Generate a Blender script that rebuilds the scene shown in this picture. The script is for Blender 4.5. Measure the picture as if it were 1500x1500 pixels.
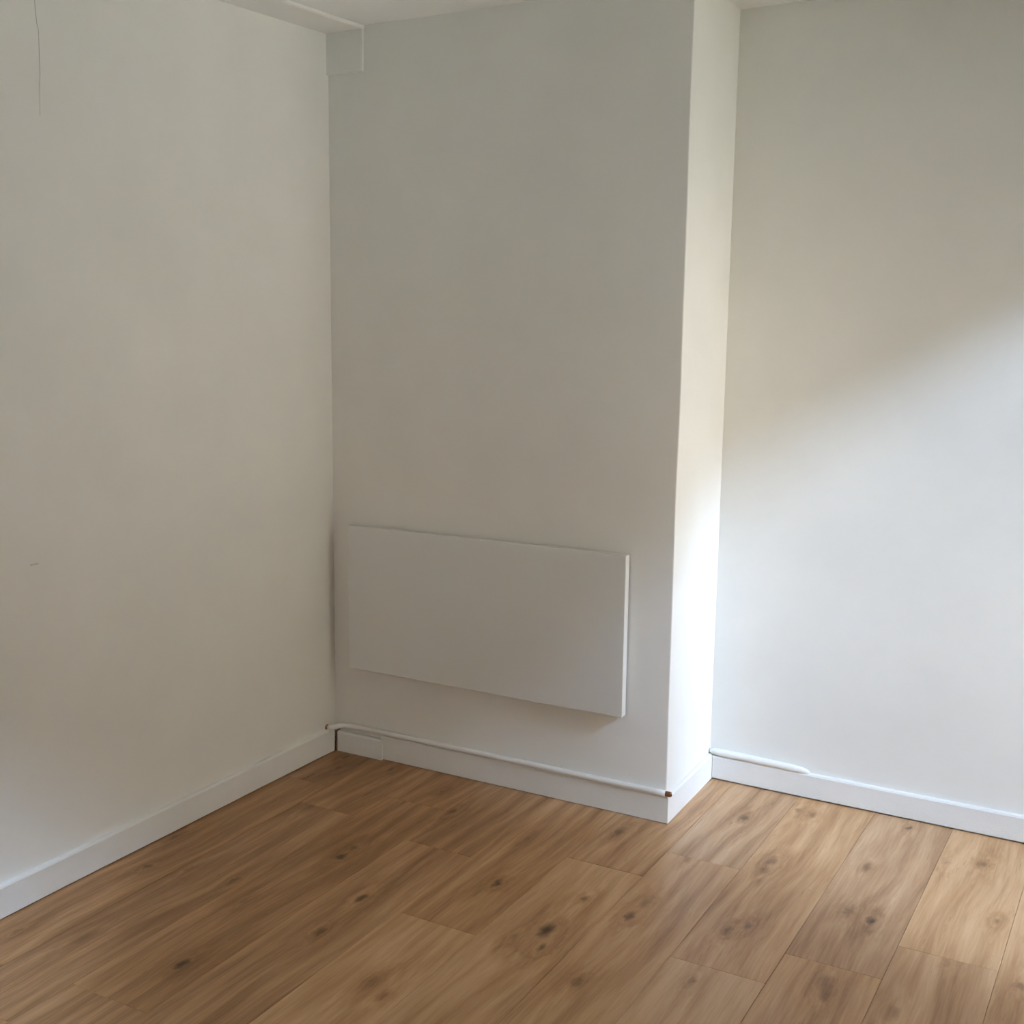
import bpy, bmesh, math, random
from mathutils import Vector, Matrix

# ---------------------------------------------------------------- scene reset
for o in list(bpy.data.objects):
    bpy.data.objects.remove(o, do_unlink=True)
SC = bpy.context.scene
COL = SC.collection

# ---------------------------------------------------------------- camera
F_PX, YAW, PITCH, ROLL = 1794.77, -0.553, 0.1663, -0.0011
CAM = Vector((2.4496, -3.3324, 1.5197))
cam_d = bpy.data.cameras.new('camera')
cam_d.sensor_fit = 'HORIZONTAL'
cam_d.sensor_width = 36.0
cam_d.lens = F_PX / 1500.0 * 36.0
cam_d.shift_x = 119.1 / 1500.0
cam_d.shift_y = 5.5 / 1500.0
cam_d.clip_start = 0.05
cam = bpy.data.objects.new('camera', cam_d)
COL.objects.link(cam)
fw = Vector((math.sin(YAW) * math.cos(PITCH), math.cos(YAW) * math.cos(PITCH), -math.sin(PITCH)))
rt = Vector((math.cos(YAW), -math.sin(YAW), 0))
up = rt.cross(fw)
rt2 = rt * math.cos(ROLL) + up * math.sin(ROLL)
up2 = up * math.cos(ROLL) - rt * math.sin(ROLL)
M = Matrix((rt2, up2, -fw)).transposed().to_4x4()
M.translation = CAM
cam.matrix_world = M
SC.camera = cam

# ---------------------------------------------------------------- view and light
SC.view_settings.view_transform = 'Standard'
SC.view_settings.look = 'None'
SC.view_settings.gamma = 1.0
SC.view_settings.use_curve_mapping = False
SC.view_settings.exposure = 0.0
EXPO = 1.0

# overcast sky seen through the window on the right
world = bpy.data.worlds.new('overcast_sky')
SC.world = world
world.use_nodes = True
wt = world.node_tree
wt.nodes.clear()
wo = wt.nodes.new('ShaderNodeOutputWorld')
wb = wt.nodes.new('ShaderNodeBackground')
tc = wt.nodes.new('ShaderNodeTexCoord')
sx = wt.nodes.new('ShaderNodeSeparateXYZ')
cr = wt.nodes.new('ShaderNodeValToRGB')
wt.links.new(tc.outputs['Generated'], sx.inputs[0])
wt.links.new(sx.outputs['Z'], cr.inputs[0])
cr.color_ramp.elements[0].position = 0.0
cr.color_ramp.elements[0].color = (1.0, 0.93, 0.85, 1)
cr.color_ramp.elements[1].position = 1.0
cr.color_ramp.elements[1].color = (1.0, 0.925, 0.86, 1)
wt.links.new(cr.outputs[0], wb.inputs[0])
wb.inputs[1].default_value = 3.35
wt.links.new(wb.outputs[0], wo.inputs[0])

# sun behind thin cloud: a broad, soft, cool brightness coming in through the window
sun_d = bpy.data.lights.new('veiled_sun', 'SUN')
sun_d.angle = math.radians(52)
sun_d.energy = 97.0
sun_d.color = (0.67, 0.92, 1.33)
sun = bpy.data.objects.new('veiled_sun', sun_d)
COL.objects.link(sun)
SUN_AZ, SUN_EL = math.radians(-46), math.radians(48)
sdir = Vector((math.cos(SUN_AZ) * math.cos(SUN_EL), math.sin(SUN_AZ) * math.cos(SUN_EL), math.sin(SUN_EL)))
sun.rotation_euler = sdir.to_track_quat('Z', 'Y').to_euler()

# ---------------------------------------------------------------- room dimensions (metres)
H = 2.40                    # ceiling height
W, D = 1.2188, 0.4224       # chimney breast width, depth of the recess beside it
HB, TB = 0.0861, 0.0159     # baseboard height and thickness
XR = 2.80                   # inner face of the right wall
YF = -4.1                   # inner face of the wall behind the camera
AL, AR, AK = -0.0057, -0.0205, -0.0156
LEANL, LEANW, LEAND = 0.0080, 0.0105, 0.0062
dL = Vector((math.sin(AL), -math.cos(AL), 0))
dR = Vector((math.sin(AR), math.cos(AR), 0))
dK = Vector((math.cos(AK), math.sin(AK), 0))
nL = Vector((-dL.y, dL.x, 0))
nR = Vector((dR.y, -dR.x, 0))
nK = Vector((dK.y, -dK.x, 0))
C0 = Vector((0, 0, 0))
C1 = Vector((W, 0, 0))
C2 = C1 + dR * (D / dR.y)
CL = C0 + dL * 4.3          # far end of left wall
CR = C2 + dK * ((XR - C2.x) / dK.x)

# ---------------------------------------------------------------- helpers
def link_mesh(name, bm, mat=None, parent=None, smooth=False):
    me = bpy.data.meshes.new(name)
    bmesh.ops.recalc_face_normals(bm, faces=bm.faces)
    bm.to_mesh(me)
    bm.free()
    o = bpy.data.objects.new(name, me)
    COL.objects.link(o)
    if mat:
        me.materials.append(mat)
    if parent:
        o.parent = parent
    if smooth:
        for p in me.polygons:
            p.use_smooth = True
    return o

def structure(o):
    o['kind'] = 'structure'
    return o

def thing(o, label, cat, group=None):
    o['label'] = label
    o['category'] = cat
    if group:
        o['group'] = group
    return o

def add_box(bm, lo, hi, bevel=0.0, seg=2):
    lo, hi = Vector(lo), Vector(hi)
    r = bmesh.ops.create_cube(bm, size=1.0)
    vs = r['verts']
    for v in vs:
        v.co = Vector(((lo.x + hi.x) / 2 + v.co.x * (hi.x - lo.x),
                       (lo.y + hi.y) / 2 + v.co.y * (hi.y - lo.y),
                       (lo.z + hi.z) / 2 + v.co.z * (hi.z - lo.z)))
    if bevel:
        es = {e for v in vs for e in v.link_edges}
        bmesh.ops.bevel(bm, geom=list(es), offset=bevel, segments=seg, affect='EDGES', profile=0.5)

def add_prism(bm, poly, z0, z1, top_shift=None):
    """vertical prism over a footprint; top_shift = list of x offsets for the upper ring"""
    a = [bm.verts.new((p[0], p[1], z0)) for p in poly]
    b = [bm.verts.new((p[0] + (top_shift[i] if top_shift else 0), p[1], z1)) for i, p in enumerate(poly)]
    n = len(poly)
    bm.faces.new(a[::-1])
    bm.faces.new(b)
    for i in range(n):
        bm.faces.new((a[i], a[(i + 1) % n], b[(i + 1) % n], b[i]))
    return a, b

def sweep_profile(bm, prof, stations):
    """prof: list of (out, z); stations: list of (base point, outward vector). Capped."""
    rings = []
    for base, out in stations:
        rings.append([bm.verts.new(base + out * p[0] + Vector((0, 0, p[1]))) for p in prof])
    n = len(prof)
    for r0, r1 in zip(rings, rings[1:]):
        for i in range(n):
            bm.faces.new((r0[i], r0[(i + 1) % n], r1[(i + 1) % n], r1[i]))
    bm.faces.new(rings[0][::-1])
    bm.faces.new(rings[-1])

def add_tube(bm, pts, rads, n=20, cap=True):
    pts = [Vector(p) for p in pts]
    rings = []
    ref = Vector((0, 0, 1))
    for i, p in enumerate(pts):
        t = (pts[min(i + 1, len(pts) - 1)] - pts[max(i - 1, 0)]).normalized()
        s = t.cross(ref).normalized()
        u = s.cross(t).normalized()
        r = rads[i] if isinstance(rads, (list, tuple)) else rads
        rings.append([bm.verts.new(p + (s * math.cos(a) + u * math.sin(a)) * r)
                      for a in [2 * math.pi * k / n for k in range(n)]])
    for r0, r1 in zip(rings, rings[1:]):
        for i in range(n):
            bm.faces.new((r0[i], r0[(i + 1) % n], r1[(i + 1) % n], r1[i]))
    if cap:
        bm.faces.new(rings[0][::-1])
        bm.faces.new(rings[-1])
    return rings

# ---------------------------------------------------------------- materials
class NT:
    def __init__(self, name):
        self.m = bpy.data.materials.new(name)
        self.m.use_nodes = True
        self.t = self.m.node_tree
        self.t.nodes.clear()
        self.out = self.t.nodes.new('ShaderNodeOutputMaterial')
        self.b = self.t.nodes.new('ShaderNodeBsdfPrincipled')
        self.t.links.new(self.b.outputs[0], self.out.inputs[0])
    def n(self, typ, **kw):
        nd = self.t.nodes.new(typ)
        for k, v in kw.items():
            setattr(nd, k, v)
        return nd
    def l(self, a, b):
        self.t.links.new(a, b)
    def math(self, op, a, b=None, c=None, clamp=False):
        nd = self.n('ShaderNodeMath', operation=op)
        nd.use_clamp = clamp
        for i, v in enumerate((a, b, c)):
            if v is None:
                continue
            if isinstance(v, (int, float)):
                nd.inputs[i].default_value = v
            else:
                self.l(v, nd.inputs[i])
        return nd.outputs[0]
    def vscale(self, v, s):
        nd = self.n('ShaderNodeVectorMath', operation='MULTIPLY')
        self.l(v, nd.inputs[0])
        nd.inputs[1].default_value = s
        return nd.outputs[0]
    def noise(self, vec, scale=1.0, detail=3.0, rough=0.5, dist=0.0):
        nd = self.n('ShaderNodeTexNoise')
        nd.inputs['Scale'].default_value = scale
        nd.inputs['Detail'].default_value = detail
        nd.inputs['Roughness'].default_value = rough
        nd.inputs['Distortion'].default_value = dist
        if vec is not None:
            self.l(vec, nd.inputs['Vector'])
        return nd.outputs[0]
    def maprange(self, v, a, b, c, d, smooth=False):
        nd = self.n('ShaderNodeMapRange')
        if smooth:
            nd.interpolation_type = 'SMOOTHSTEP'
        self.l(v, nd.inputs[0])
        for i, x in enumerate((a, b, c, d)):
            nd.inputs[1 + i].default_value = x
        return nd.outputs[0]
    def ramp(self, v, stops):
        nd = self.n('ShaderNodeValToRGB')
        e = nd.color_ramp.elements
        while len(e) < len(stops):
            e.new(0.5)
        for i, (p, c) in enumerate(stops):
            e[i].position = p
            e[i].color = (*c, 1)
        self.l(v, nd.inputs[0])
        return nd.outputs[0]
    def bump(self, h, strength, dist=0.001):
        nd = self.n('ShaderNodeBump')
        nd.inputs['Strength'].default_value = strength
        nd.inputs['Distance'].default_value = dist
        self.l(h, nd.inputs['Height'])
        return nd.outputs[0]

def paint(name, col, rough, roller=0.25, wave=0.0, grime=0.03):
    """emulsion over plaster: faint mottling, roller stipple and slow unevenness"""
    k = NT(name)
    g = k.n('ShaderNodeNewGeometry')
    pos = g.outputs['Position']
    mott = k.noise(pos, 3.0, 4, 0.55)
    c0 = tuple(c * (1 - grime) for c in col)
    c1 = tuple(min(1, c * (1 + grime)) for c in col)
    k.l(k.ramp(mott, [(0.3, c0), (0.7, c1)]), k.b.inputs['Base Color'])
    fine = k.noise(pos, 260.0, 3, 0.6)
    slow = k.noise(pos, 2.2, 2, 0.4)
    h = k.math('ADD', k.math('MULTIPLY', fine, roller * 0.0006), k.math('MULTIPLY', slow, wave * 0.02))
    b = k.n('ShaderNodeBump')
    b.inputs['Strength'].default_value = 1.0
    b.inputs['Distance'].default_value = 1.0
    k.l(h, b.inputs['Height'])
    k.l(b.outputs[0], k.b.inputs['Normal'])
    k.b.inputs['Roughness'].default_value = rough
    return k.m

def plain(name, col, rough=0.5, metal=0.0, scale=40.0, var=0.12):
    k = NT(name)
    tcn = k.n('ShaderNodeTexCoord')
    nz = k.noise(tcn.outputs['Object'], scale, 4, 0.6)
    k.l(k.ramp(nz, [(0.3, tuple(c * (1 - var) for c in col)), (0.7, tuple(min(1, c * (1 + var)) for c in col))]),
        k.b.inputs['Base Color'])
    k.b.inputs['Roughness'].default_value = rough
    k.b.inputs['Metallic'].default_value = metal
    return k.m

M_WALL = paint('wall_paint', (0.835, 0.805, 0.742), 0.75, 0.25, 0.35)
M_CEIL = paint('ceiling_paint', (0.85, 0.82, 0.77), 0.85, 0.2, 0.2)
M_TRIM = paint('trim_paint', (0.83, 0.81, 0.765), 0.50, 1.6, 0.5, 0.04)
M_PANEL = paint('heater_enamel', (0.78, 0.765, 0.72), 0.5, 0.1, 0.0, 0.01)
M_CRACK = plain('crack_shadow_plaster', (0.62, 0.56, 0.50), 0.9)
M_SCUFF = plain('scuffed_plaster', (0.64, 0.59, 0.54), 0.9)
M_COPPER = plain('tarnished_copper', (0.30, 0.13, 0.06), 0.45, 0.7)
M_BORE = plain('dark_pipe_bore', (0.05, 0.025, 0.015), 0.9)
M_SLAB = plain('dark_underlay', (0.10, 0.085, 0.07), 0.9)
M_GAP = plain('brown_corner_strip', (0.20, 0.11, 0.065), 0.9)
M_STEEL = plain('zinc_bracket', (0.5, 0.5, 0.5), 0.4, 0.8)
M_BOUNCE = plain('pale_bounce_paving', (0.76, 0.60, 0.44), 0.95, 0, 3.0, 0.25)
M_GRASS = plain('lawn', (0.05, 0.05, 0.027), 0.95, 0, 3.0, 0.25)
M_SKY_SCREEN = plain('sky_screen_leaves', (0.24, 0.23, 0.14), 0.8, 0, 14.0, 0.35)
M_UPVC = plain('white_window_frame', (0.8, 0.8, 0.8), 0.3, 0, 5, 0.01)
kg = NT('window_glass')
kg.b.inputs['Base Color'].default_value = (1, 1, 1, 1)
kg.b.inputs['Roughness'].default_value = 0.0
tr = kg.n('ShaderNodeBsdfTransparent')
gl = kg.n('ShaderNodeBsdfGlossy')
gl.inputs['Roughness'].default_value = 0.02
fr = kg.n('ShaderNodeFresnel')
mx = kg.n('ShaderNodeMixShader')
kg.l(fr.outputs[0], mx.inputs[0]); kg.l(tr.outputs[0], mx.inputs[1]); kg.l(gl.outputs[0], mx.inputs[2])
kg.l(mx.outputs[0], kg.out.inputs[0])
M_GLASS = kg.m

def wood(name, knots, tone, seed, grey=0.0):
    """oak board; knots = (x, y, radius, strength) in the board's own coordinates"""
    k = NT(name)
    tcn = k.n('ShaderNodeTexCoord')
    p = tcn.outputs['Object']
    core = None
    halo = None
    # wander of the knot outlines, so that none is a clean oval
    nzc = k.n('ShaderNodeTexNoise')
    nzc.inputs['Scale'].default_value = 38.0
    nzc.inputs['Detail'].default_value = 3.0
    k.l(p, nzc.inputs['Vector'])
    dv = k.n('ShaderNodeVectorMath', operation='MULTIPLY_ADD')
    k.l(nzc.outputs['Color'], dv.inputs[0])
    dv.inputs[1].default_value = (0.022, 0.030, 0.0)
    dv.inputs[2].default_value = (-0.011, -0.015, 0.0)
    pd = k.n('ShaderNodeVectorMath', operation='ADD')
    k.l(p, pd.inputs[0]); k.l(dv.outputs[0], pd.inputs[1])
    pw = pd.outputs[0]
    for (kx, ky, kr, ks) in knots:
        mp = k.n('ShaderNodeVectorMath', operation='SUBTRACT')
        k.l(pw, mp.inputs[0]); mp.inputs[1].default_value = (kx, ky, 0)
        v = k.vscale(mp.outputs[0], (1.08 / kr, 0.52 / kr, 0))
        ln = k.n('ShaderNodeVectorMath', operation='LENGTH')
        k.l(v, ln.inputs[0])
        d = ln.outputs['Value']
        c = k.maprange(d, 0.1, 1.35, ks * 0.95, 0.0, True)
        h = k.math('DIVIDE', min(1.0, 0.35 + ks), k.math('ADD', k.math('MULTIPLY', k.math('MULTIPLY', d, d), 0.22), 1.0))
        core = c if core is None else k.math('MAXIMUM', core, c)
        halo = h if halo is None else k.math('ADD', halo, h)
    if core is None:
        vz = k.n('ShaderNodeValue'); vz.outputs[0].default_value = 0.0
        core = halo = vz.outputs[0]
    # grain coordinate: across the board fast, along slowly, pushed round the knots
    sep = k.n('ShaderNodeSeparateXYZ'); k.l(p, sep.inputs[0])
    wob = k.noise(k.vscale(p, (4.0, 1.3, 1.0)), 1.0, 2, 0.5)
    cmb = k.n('ShaderNodeCombineXYZ')
    k.l(k.math('ADD', k.math('MULTIPLY', sep.outputs[0], 30.0), k.math('MULTIPLY', wob, 3.0)), cmb.inputs[0])
    k.l(k.math('MULTIPLY', sep.outputs[1], 1.5), cmb.inputs[1])
    k.l(k.math('ADD', k.math('MULTIPLY', halo, 1.7), seed * 7.31), cmb.inputs[2])
    big = k.noise(cmb.outputs[0], 1.0, 3, 0.55)
    cm2 = k.n('ShaderNodeCombineXYZ')
    k.l(k.math('MULTIPLY', k.math('ADD', sep.outputs[0], k.math('MULTIPLY', wob, 0.05)), 170.0), cm2.inputs[0])
    k.l(k.math('MULTIPLY', sep.outputs[1], 7.0), cm2.inputs[1])
    k.l(k.math('ADD', k.math('MULTIPLY', halo, 2.2), seed * 3.77), cm2.inputs[2])
    fine = k.noise(cm2.outputs[0], 1.0, 4, 0.6)
    cl = k.n('ShaderNodeCombineXYZ')
    k.l(k.math('MULTIPLY', sep.outputs[0], 9.0), cl.inputs[0])
    k.l(k.math('MULTIPLY', sep.outputs[1], 2.0), cl.inputs[1])
    cl.inputs[2].default_value = seed * 1.93
    cloud = k.noise(cl.outputs[0], 1.0, 2, 0.5)
    v = k.math('ADD', k.math('MULTIPLY', big, 0.60), k.math('MULTIPLY', fine, 0.28))
    v = k.math('ADD', v, k.math('MULTIPLY', cloud, 0.22))
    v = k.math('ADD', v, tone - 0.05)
    v = k.math('SUBTRACT', v, k.math('MULTIPLY', k.math('MINIMUM', halo, 0.9), 0.13))
    g = grey
    stops = [(0.25, (0.225, 0.100, 0.034)), (0.42, (0.355, 0.180, 0.070)),
             (0.55, (0.500, 0.278, 0.124)), (0.75, (0.680, 0.425, 0.225))]
    def gr(c):
        m_ = sum(c) / 3
        return tuple(x * (1 - g) + m_ * g for x in c)
    base = k.ramp(v, [(s, gr(c)) for s, c in stops])
    mixn = k.n('ShaderNodeMix', data_type='RGBA')
    k.l(k.math('MINIMUM', core, 1.0), mixn.inputs[0])
    k.l(base, mixn.inputs[6])
    mixn.inputs[7].default_value = (0.070, 0.030, 0.011, 1)
    k.l(mixn.outputs[2], k.b.inputs['Base Color'])
    k.l(k.maprange(fine, 0.3, 0.7, 0.38, 0.26), k.b.inputs['Roughness'])
    k.l(k.bump(fine, 0.35, 0.0006), k.b.inputs['Normal'])
    k.b.inputs['Specular IOR Level'].default_value = 0.28
    return k.m

# ================================================================ SETTING
# ---- floor: underlay slab and boards
bm = bmesh.new()
add_prism(bm, [(-0.12, YF - 0.12), (XR + 0.12, YF - 0.12), (XR + 0.12, D + 0.12), (-0.12, D + 0.12)], -0.12, -0.012)
floor = structure(link_mesh('floor', bm, M_SLAB))

SEAMS = [-0.03, 0.19, 0.390, 0.620, 0.838, 1.070, 1.298, 1.512, 1.742, 1.965, 2.188, 2.410, 2.632, 2.854, 3.076, 3.298]
JOINTS = [-0.300, -0.450, -0.270, -0.512, -0.885, -0.370, -0.193, -0.730, -0.572, -0.395, -0.905, -0.180, -0.620, -0.340, -1.000]
BL = 1.29
KNOTS = [  # world x, y, radius, strength
 (.546,-1.365,.013,1), (.730,-1.074,.012,.75), (.368,-.972,.009,.5), (.528,-.702,.014,1), (.523,-.637,.012,.7),
 (.253,-1.399,.022,.35), (.216,-.984,.014,.3), (.466,-1.049,.013,.3), (.238,-.455,.022,.35), (.717,-.872,.013,.9),
 (.634,-.266,.012,.75), (.982,-.618,.013,.95), (.918,-.314,.012,.35), (1.206,-.774,.021,1), (1.233,-.854,.012,.75),
 (1.152,-.842,.013,.35), (1.218,-.569,.011,.5), (1.374,-.947,.013,.5), (.971,-1.201,.018,.35), (1.025,-1.234,.010,.3),
 (1.354,-.602,.015,.7), (1.362,-.508,.018,.45), (1.414,.157,.013,.8), (1.572,-.097,.016,.55), (1.570,-.157,.013,.45),
 (1.589,-.539,.014,.6), (1.624,-.493,.013,.55), (1.596,-.810,.009,.5), (1.364,-.209,.012,.4), (1.538,.299,.013,.4),
 (1.583,.285,.011,.45), (1.854,.339,.009,.85), (1.805,.007,.011,.4), (1.883,-.305,.014,1), (1.820,-.278,.013,.35),
 (2.076,.193,.013,.6), (1.985,.148,.012,.3), (2.152,-.140,.010,.45), (1.851,-.647,.014,.3), (1.874,-.703,.012,.3),
 (2.083,-.420,.012,.25), (2.242,-.437,.012,.5), (2.015,-.702,.018,.35),
]
TONES = {}
GAP = 0.0004
rnd = random.Random(7)
yback = {}
def clip_polys(x0, x1, y0, y1):
    """board footprint against the chimney breast and the outer walls"""
    x0 = max(x0, 0.004); x1 = min(x1, XR - 0.004); y0 = max(y0, YF + 0.004)
    g = 0.006
    yb = lambda x: (C2.y + (x - C2.x) * dK.y / dK.x) - g
    if x1 - x0 < 0.01:
        return None
    if x1 <= W:
        y1 = min(y1, -g)
        if y1 - y0 < 0.02: return None
        return [(x0, y0), (x1, y0), (x1, y1), (x0, y1)]
    if x0 >= W:
        if y1 > 0.35: return [(x0, y0), (x1, y0), (x1, yb(x1)), (x0, yb(x0))] if y0 < 0.35 else None
        return [(x0, y0), (x1, y0), (x1, y1), (x0, y1)]
    # the board that meets the arris
    xa = W + g
    if y1 <= -g: return [(x0, y0), (x1, y0), (x1, y1), (x0, y1)]
    y1 = min(y1, yb(x1))
    if y0 >= -g: return [(xa, y0), (x1, y0), (x1, y1), (xa, y1)]
    return [(x0, y0), (x1, y0), (x1, y1), (xa, y1), (xa, -g), (x0, -g)]

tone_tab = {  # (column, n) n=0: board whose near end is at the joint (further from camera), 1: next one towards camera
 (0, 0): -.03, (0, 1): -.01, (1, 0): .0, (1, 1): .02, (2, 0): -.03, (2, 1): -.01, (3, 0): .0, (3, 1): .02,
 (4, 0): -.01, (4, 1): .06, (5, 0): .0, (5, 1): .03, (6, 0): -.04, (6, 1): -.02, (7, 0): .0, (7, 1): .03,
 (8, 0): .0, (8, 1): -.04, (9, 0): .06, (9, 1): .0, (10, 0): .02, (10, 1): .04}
seed = 0
for ci in range(len(SEAMS) - 1):
    xa, xb = SEAMS[ci] + GAP, SEAMS[ci + 1] - GAP
    j = JOINTS[ci]
    ys = [j + BL * k_ for k_ in (-3, -2, -1, 0, 1)]
    for n_ in range(4):
        y0, y1 = ys[n_] + GAP, ys[n_ + 1] - GAP
        poly = clip_polys(xa, xb, y0, y1)
        if not poly:
            continue
        seed += 1
        cx = sum(p[0] for p in poly) / len(poly)
        cy = sum(p[1] for p in poly) / len(poly)
        ks = [(kx - cx, ky - cy, kr, kst) for (kx, ky, kr, kst) in KNOTS if xa - .003 < kx < xb + .003 and y0 - .003 < ky < y1 + .003]
        if not ks:
            for _ in range(rnd.randint(1, 3)):
                ks.append((rnd.uniform(xa + .04, xb - .04) - cx, rnd.uniform(y0 + .05, y1 - .05) - cy,
                           rnd.uniform(.008, .015), rnd.uniform(.3, .8)))
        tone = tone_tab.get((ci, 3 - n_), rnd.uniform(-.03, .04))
        tone += (ci - 4) * 0.020 if ci > 4 else (ci - 4) * 0.016  # light falloff put into the board colour: paler to the right, darker left
        if ci >= 4 and 3 - n_ >= 1: tone += 0.05  # boards nearer the camera lightened in place of brighter light
        if ci <= 2: tone = min(tone, 0.0) - 0.03 * (3 - n_ == 2)  # left boards kept dark in colour to hold that side in shade
        if 4 <= ci <= 7: tone += 0.05  # middle boards lifted as part of the painted falloff
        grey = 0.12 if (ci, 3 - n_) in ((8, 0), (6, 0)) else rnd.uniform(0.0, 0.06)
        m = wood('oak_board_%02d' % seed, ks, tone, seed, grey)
        bm = bmesh.new()
        dz = rnd.uniform(-0.0002, 0.0002)
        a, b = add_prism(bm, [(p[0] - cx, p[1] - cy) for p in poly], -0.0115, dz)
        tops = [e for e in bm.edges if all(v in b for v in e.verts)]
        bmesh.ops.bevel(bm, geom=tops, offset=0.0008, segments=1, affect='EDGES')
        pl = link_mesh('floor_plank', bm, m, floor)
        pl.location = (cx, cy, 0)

# ---- walls: solid slabs; corners lean by a few millimetres as in the photo
T = 0.12
def lean(pts, l):
    return [l] * pts
bm = bmesh.new()
nl_out = -nL * T
add_prism(bm, [(C0 + Vector((0, 0.0, 0)))[:2], CL[:2], (CL + nl_out)[:2], (C0 + nl_out)[:2]], -0.01, H + 0.02,
          [LEANL * 1.008, 0, 0, LEANL])
wall_left = structure(link_mesh('wall_left', bm, M_WALL))

# chimney breast: subdivided with a softened, very slightly wandering arris
bm = bmesh.new()
NZ = 24
rb = 0.004
rows = []
def lerp(a, b, t): return a + (b - a) * t
for i in range(NZ + 1):
    z = lerp(-0.01, H + 0.02, i / NZ)
    f = z / H
    wv = 0.0011 * math.sin(z * 5.1 + 0.4) + 0.0007 * math.sin(z * 11.3)
    xw = W + LEANW * f + wv
    ring = [Vector((-T, 0, z)), Vector((LEANL * f, 0, z)), Vector((W * .35, 0.0006 * math.sin(z * 3), z)), Vector((W * .7, -0.0006 * math.sin(z * 2.4), z))]
    for a_ in (0, 22.5, 45, 67.5, 90):
        r_ = math.radians(a_)
        ring.append(Vector((xw - rb + rb * math.sin(r_), rb - rb * math.cos(r_), z)))
    ring.append(Vector((C2.x + LEAND * f, C2.y, z)))
    ring.append(Vector((C2.x + LEAND * f, C2.y + T, z)))
    ring.append(Vector((-T, C2.y + T, z)))
    rows.append([bm.verts.new(v) for v in ring])
for r0, r1 in zip(rows, rows[1:]):
    n = len(r0)
    for i in range(n):
        bm.faces.new((r0[i], r0[(i + 1) % n], r1[(i + 1) % n], r1[i]))
bm.faces.new(rows[0][::-1]); bm.faces.new(rows[-1])
chim = structure(link_mesh('wall_chimney_breast', bm, M_WALL))
for p in chim.data.polygons:
    p.use_smooth = True
    if abs(p.normal.z) > .9: p.use_smooth = False
md = chim.modifiers.new('split', 'EDGE_SPLIT'); md.split_angle = math.radians(40)

bm = bmesh.new()
add_prism(bm, [C2[:2], (CR + dK * T)[:2], (CR + dK * T - nK * T)[:2], (C2 - nK * T)[:2]], -0.01, H + 0.02, [LEAND, 0, 0, LEAND])
wall_back = structure(link_mesh('wall_back', bm, M_WALL))

bm = bmesh.new()
FX0, FX1, FZ0, FZ1 = 0.10, 1.45, 0.85, 2.15      # added window behind the camera, unseen, sized for fill light
add_box(bm, (-T, YF - T, -0.01), (FX0, YF, H + 0.02))
add_box(bm, (FX1, YF - T, -0.01), (XR + T, YF, H + 0.02))
add_box(bm, (FX0, YF - T, -0.01), (FX1, YF, FZ0))
add_box(bm, (FX0, YF - T, FZ1), (FX1, YF, H + 0.02))
structure(link_mesh('wall_front', bm, M_WALL))

# right wall with the window opening
WY0, WY1, WZ0, WZ1 = -0.82, 0.37, 0.04, 2.14
bm = bmesh.new()
yb = CR.y
TW = 0.22
for lo, hi in (((XR, YF, -0.01), (XR + TW, WY0, H + .02)), ((XR, WY1, -0.01), (XR + TW, yb, H + .02)),
               ((XR, WY0, -0.01), (XR + TW, WY1, WZ0)), ((XR, WY0, WZ1), (XR + TW, WY1, H + .02))):
    add_box(bm, lo, hi)
structure(link_mesh('wall_right', bm, M_WALL))

bm = bmesh.new()
add_box(bm, (-T, YF - T, H), (XR + TW, D + 0.2, H + 0.12))
structure(link_mesh('ceiling', bm, M_CEIL))

# window_1: frame, centre mullion, panes, sill
xw0, xw1 = XR + 0.12, XR + 0.18
bm = bmesh.new()
fwid = 0.055
add_box(bm, (xw0, WY0, WZ0), (xw1, WY1, WZ0 + fwid), .003)
add_box(bm, (xw0, WY0, WZ1 - fwid), (xw1, WY1, WZ1), .003)
add_box(bm, (xw0, WY0, WZ0), (xw1, WY0 + fwid, WZ1), .003)
add_box(bm, (xw0, WY1 - fwid, WZ0), (xw1, WY1, WZ1), .003)
win = structure(link_mesh('window_1', bm, M_UPVC))
for a_, b_ in ((WY0 + fwid, WY1 - fwid),):
    bm = bmesh.new()
    add_box(bm, (xw0 + .026, a_, WZ0 + fwid), (xw0 + .030, b_, WZ1 - fwid))
    link_mesh('pane', bm, M_GLASS, win)
bm = bmesh.new()
add_box(bm, (XR - 0.03, WY0 - .03, WZ0 - .025), (xw0, WY1 + .03, WZ0), .004)
link_mesh('window_sill', bm, M_TRIM, win)

bm = bmesh.new()
yw = YF - 0.09
add_box(bm, (FX0, yw, FZ0), (FX1, yw + .05, FZ0 + .05), .003)
add_box(bm, (FX0, yw, FZ1 - .05), (FX1, yw + .05, FZ1), .003)
for x_ in (FX0, (FX0 + FX1) / 2 - .025, FX1 - .05):
    add_box(bm, (x_, yw, FZ0), (x_ + .05, yw + .05, FZ1), .003)
fill_win = structure(link_mesh('fill_window', bm, M_UPVC))
for a_, b_ in ((FX0 + .05, (FX0 + FX1) / 2 - .025), ((FX0 + FX1) / 2 + .025, FX1 - .05)):
    bm = bmesh.new()
    add_box(bm, (a_, yw + .023, FZ0 + .05), (b_, yw + .027, FZ1 - .05))
    link_mesh('pane', bm, M_GLASS, fill_win)

# ground outside; pale paving added to bounce light in through the window
bm = bmesh.new()
add_box(bm, (XR + TW, -8, -0.6), (5.8, 8, -0.2))
structure(link_mesh('bounce_paving', bm, M_BOUNCE))
bm = bmesh.new()
add_box(bm, (-40, -40, -0.7), (40, 40, -0.25))
structure(link_mesh('garden_ground', bm, M_GRASS))

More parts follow.
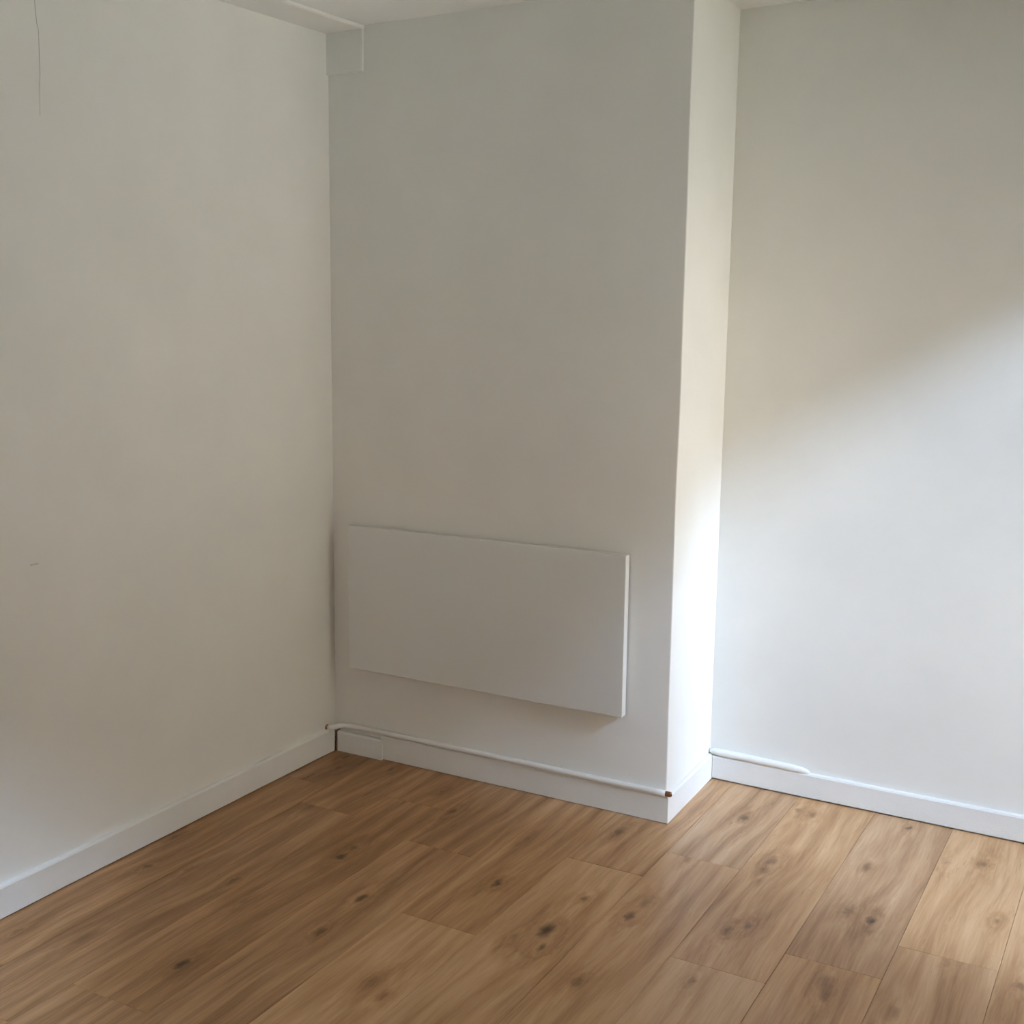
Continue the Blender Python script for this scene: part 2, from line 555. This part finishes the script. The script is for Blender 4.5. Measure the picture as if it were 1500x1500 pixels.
# unseen hedge, added across the garden to block light from the low sky
bm = bmesh.new()
bmesh.ops.create_grid(bm, x_segments=40, y_segments=10, size=1.0)
for v in bm.verts:
    yy, zz = v.co.x * 9.0, (v.co.y + 1) / 2 * 1.9 - 0.45
    v.co = Vector((5.9 + 0.12 * math.sin(yy * 3.1) * math.cos(zz * 2.7) + 0.05 * math.sin(yy * 11 + zz * 7), yy, zz + (0.08 * math.sin(yy * 4) if zz > 1.2 else 0)))
r_ = bmesh.ops.extrude_face_region(bm, geom=bm.faces[:])
for v in [e for e in r_['geom'] if isinstance(e, bmesh.types.BMVert)]:
    v.co.x += 1.2
structure(link_mesh('sky_screen_hedge', bm, M_SKY_SCREEN))

# ---- baseboards (chamfered square-edge boards, painted over many times)
ch = 0.006
def board_profile(h, t, lift=0.0):
    return [(-0.001, lift), (t, lift), (t, h - ch), (t - ch * .45, h - ch * .2), (t - ch, h), (-0.001, h)]
def baseboard(name, p0, d, length, out, h=HB, t=TB, lift=0.0, m0=0.0, m1=0.0, nseg=14, wob=0.0006, seedp=0.0):
    """m0/m1: how far each end advances per unit of 'out' (mitres)"""
    bm = bmesh.new()
    prof = board_profile(h, t, lift)
    rings = []
    for i in range(nseg + 1):
        s = length * i / nseg
        e = wob * (math.sin(s * 9 + seedp) + 0.5 * math.sin(s * 23 + seedp * 2))
        ring = []
        for (o_, z_) in prof:
            ss = s
            if i == 0: ss = s + m0 * o_
            if i == nseg: ss = s + m1 * o_
            oo = o_ + (e if o_ > 0 else 0)
            zz = z_ + (e if z_ > 0.02 else 0)
            ring.append(bm.verts.new(p0 + d * ss + out * oo + Vector((0, 0, zz))))
        rings.append(ring)
    n = len(prof)
    for r0, r1 in zip(rings, rings[1:]):
        for i in range(n):
            bm.faces.new((r0[i], r0[(i + 1) % n], r1[(i + 1) % n], r1[i]))
    bm.faces.new(rings[0][::-1]); bm.faces.new(rings[-1])
    return structure(link_mesh(name, bm, M_TRIM))

OUTC = Vector((0, -1, 0)); XP = Vector((1, 0, 0))
baseboard('baseboard_left', C0 + dL * 0.030, dL, 4.0, nL, lift=0.0030, nseg=40, seedp=1)
# chimney front: short proud packing piece in the corner, then the long board
baseboard('baseboard_chimney_front', C0 + XP * 0.2, XP, W - 0.2, OUTC, t=0.0125, lift=0.0022, m1=1.0, nseg=14, seedp=2)
baseboard('baseboard_corner', C0 + XP * 0.0215, XP, 0.1845, OUTC, h=0.072, t=0.0205, lift=0.0, nseg=3, wob=0.0003, seedp=3)
baseboard('baseboard_chimney_side', C1, dR, (C2 - C1).length - 0.0, nR, t=0.0125, lift=0.0008, m0=-1.0, m1=-1.0, nseg=5, wob=0.0004, seedp=4)
baseboard('baseboard_back', C2, dK, (CR - C2).length, nK, h=0.082, lift=0.0060, m0=1.0, nseg=18, seedp=5)
baseboard('baseboard_right', Vector((XR, yb - TB, 0)), Vector((0, -1, 0)), yb - TB - YF, Vector((-1, 0, 0)), lift=0.001, nseg=20, seedp=6)
baseboard('baseboard_front', Vector((TB, YF, 0)), XP, XR - 2 * TB, Vector((0, 1, 0)), lift=0.001, nseg=20, seedp=7)

# brown strip filling the corner gap between the boards
bm = bmesh.new()
add_box(bm, (0.0165, -0.022, -0.001), (0.0210, 0.0, 0.073))
structure(link_mesh('trim_1', bm, M_GAP))

# ceiling trim along the left wall with a short drop piece on the chimney breast
bm = bmesh.new()
st = [(C0 + dL * 0.0, nL), (C0 + dL * 1.4, nL), (C0 + dL * 2.8, nL), (CL - dL * 0.2, nL)]
sweep_profile(bm, [(0.0, H - 0.011), (0.147, H - 0.011), (0.150, H - 0.008), (0.150, H + .001), (0.0, H + .001)], st)
structure(link_mesh('trim_2', bm, M_WALL))
bm = bmesh.new()
add_box(bm, (0.004, -0.010, H - 0.137), (0.147, 0.002, H - 0.010), .002)
structure(link_mesh('trim_3', bm, M_WALL))

# hairline crack and a scuff on the left wall
def on_left(y, z, off):
    return C0 + dL * (-y) + nL * off + Vector((LEANL * z / H * (1 + y / 4.3), 0, z))
bm = bmesh.new()
cpts = [(-1.176, 2.36, .0022), (-1.178, 2.30, .0024), (-1.178, 2.235, .0025), (-1.175, 2.205, .0018), (-1.171, 2.19, .0015), (-1.172, 2.14, .0022),
        (-1.173, 2.09, .0020), (-1.176, 2.06, .0014), (-1.180, 1.99, .0005)]
prev = None
for y, z, w in cpts:
    a = bm.verts.new(on_left(y - w / 2, z, .0002)); c = bm.verts.new(on_left(y, z, .0010)); b = bm.verts.new(on_left(y + w / 2, z, .0002))
    if prev:
        bm.faces.new((prev[0], a, c, prev[1])); bm.faces.new((prev[1], c, b, prev[2]))
    prev = (a, c, b)
link_mesh('crack', bm, M_CRACK, wall_left)
bm = bmesh.new()
cy_, cz_ = -1.270, 0.885
ctr = bm.verts.new(on_left(cy_, cz_, .0008))
ring = [bm.verts.new(on_left(cy_ + .014 * math.cos(a) , cz_ + .0028 * math.sin(a) + .001 * math.sin(3 * a), .0002)) for a in [2 * math.pi * k_ / 12 for k_ in range(12)]]
for i in range(12):
    bm.faces.new((ctr, ring[i], ring[(i + 1) % 12]))
link_mesh('scuff_mark', bm, M_SCUFF, wall_left)

# ================================================================ THINGS
# ---- radiant panel heater on the chimney breast
PX0, PX1, PZ0, PZ1, PT = 0.0869, 1.0884, 0.3142, 0.8095, 0.0380
root = bpy.data.objects.new('panel_heater', None)
root.location = ((PX0 + PX1) / 2, 0, PZ0)
root.empty_display_size = 0.1
COL.objects.link(root)
thing(root, 'flat white rectangular panel heater mounted low on the chimney breast wall', 'heater')
def local(o, r):
    o.parent = r
    o.matrix_parent_inverse = Matrix.Translation(-r.location)
    return o
hw = (PX1 - PX0) / 2; hh = PZ1 - PZ0
bm = bmesh.new()
add_box(bm, (-hw, -PT, 0), (hw, -PT + 0.010, hh), .0022, 3)
fp = link_mesh('front_panel', bm, M_PANEL, root)
bm = bmesh.new()
add_box(bm, (-hw + .0012, -PT + 0.0102, .0012), (hw - .0012, -0.008, hh - .0012), .0015, 2)
link_mesh('casing', bm, M_PANEL, root)
for sx_ in (-1, 1):
    bm = bmesh.new()
    add_box(bm, (sx_ * .33 - .02, -0.0085, .08), (sx_ * .33 + .02, 0.0, hh - .08), .001, 1)
    link_mesh('wall_bracket', bm, M_STEEL, root)

# ---- painted pipe on top of the chimney baseboard, both ends bare copper
PR = 0.0095
def pipe_z(x): return HB + 0.0095 + 0.001 * math.sin(x * 4)
pp = bpy.data.objects.new('skirting_pipe', None)
pp.location = (0.02, -0.012, HB)
COL.objects.link(pp)
thing(pp, 'thin white painted pipe running below the heater on top of the skirting', 'pipe')
bm = bmesh.new()
path = [(0.004, -0.052, HB + .004), (0.016, -0.050, HB + .0055), (0.028, -0.040, HB + .007), (0.036, -0.026, HB + .0085), (0.050, -0.015, HB + .009)]
path += [(x, -0.0105, pipe_z(x)) for x in (0.08, .2, .35, .5, .65, .8, .95, 1.1, 1.19, W + .004)]
add_tube(bm, path, PR)
o = link_mesh('pipe_run', bm, M_TRIM, smooth=True); local(o, pp)
bm = bmesh.new()
xe = W + .004
add_tube(bm, [(xe - .002, -.0105, pipe_z(xe)), (xe + .016, -.0105, pipe_z(xe) + .0005)], PR * .86, cap=True)
o = link_mesh('copper_end', bm, M_COPPER, smooth=False); local(o, pp)
bm = bmesh.new()
add_tube(bm, [(xe + .0155, -.0105, pipe_z(xe)), (xe + .0165, -.0105, pipe_z(xe) + .0005)], PR * .62)
o = link_mesh('bore', bm, M_BORE); local(o, pp)
bm = bmesh.new()
add_tube(bm, [(-0.004, -0.0535, HB + .0035), (0.0055, -0.0522, HB + .004)], PR * 1.15)
o = link_mesh('copper_end', bm, M_COPPER); local(o, pp)

# ---- short capped pipe on the recess baseboard
rp = bpy.data.objects.new('capped_pipe', None)
rp.location = (C2.x, C2.y, HB)
COL.objects.link(rp)
thing(rp, 'short white painted pipe stub on the skirting in the recess corner', 'pipe')
bm = bmesh.new()
base = C2 + nK * 0.0105
pts, rads = [], []
for s, dz_, r_ in ((0.0, .014, .006), (0.012, .0135, .0105), (0.05, .0125, .0120), (0.12, .0115, .0120), (0.2, .0100, .0120), (0.27, .0085, .0115), (0.300, .0070, .0100), (0.316, .0052, .0072), (0.324, .004, .003)):
    pts.append(base + dK * (s + .004) + Vector((0, 0, 0.082 + dz_))); rads.append(r_)
add_tube(bm, pts, rads)
o = link_mesh('pipe_run', bm, M_TRIM, smooth=True); local(o, rp)
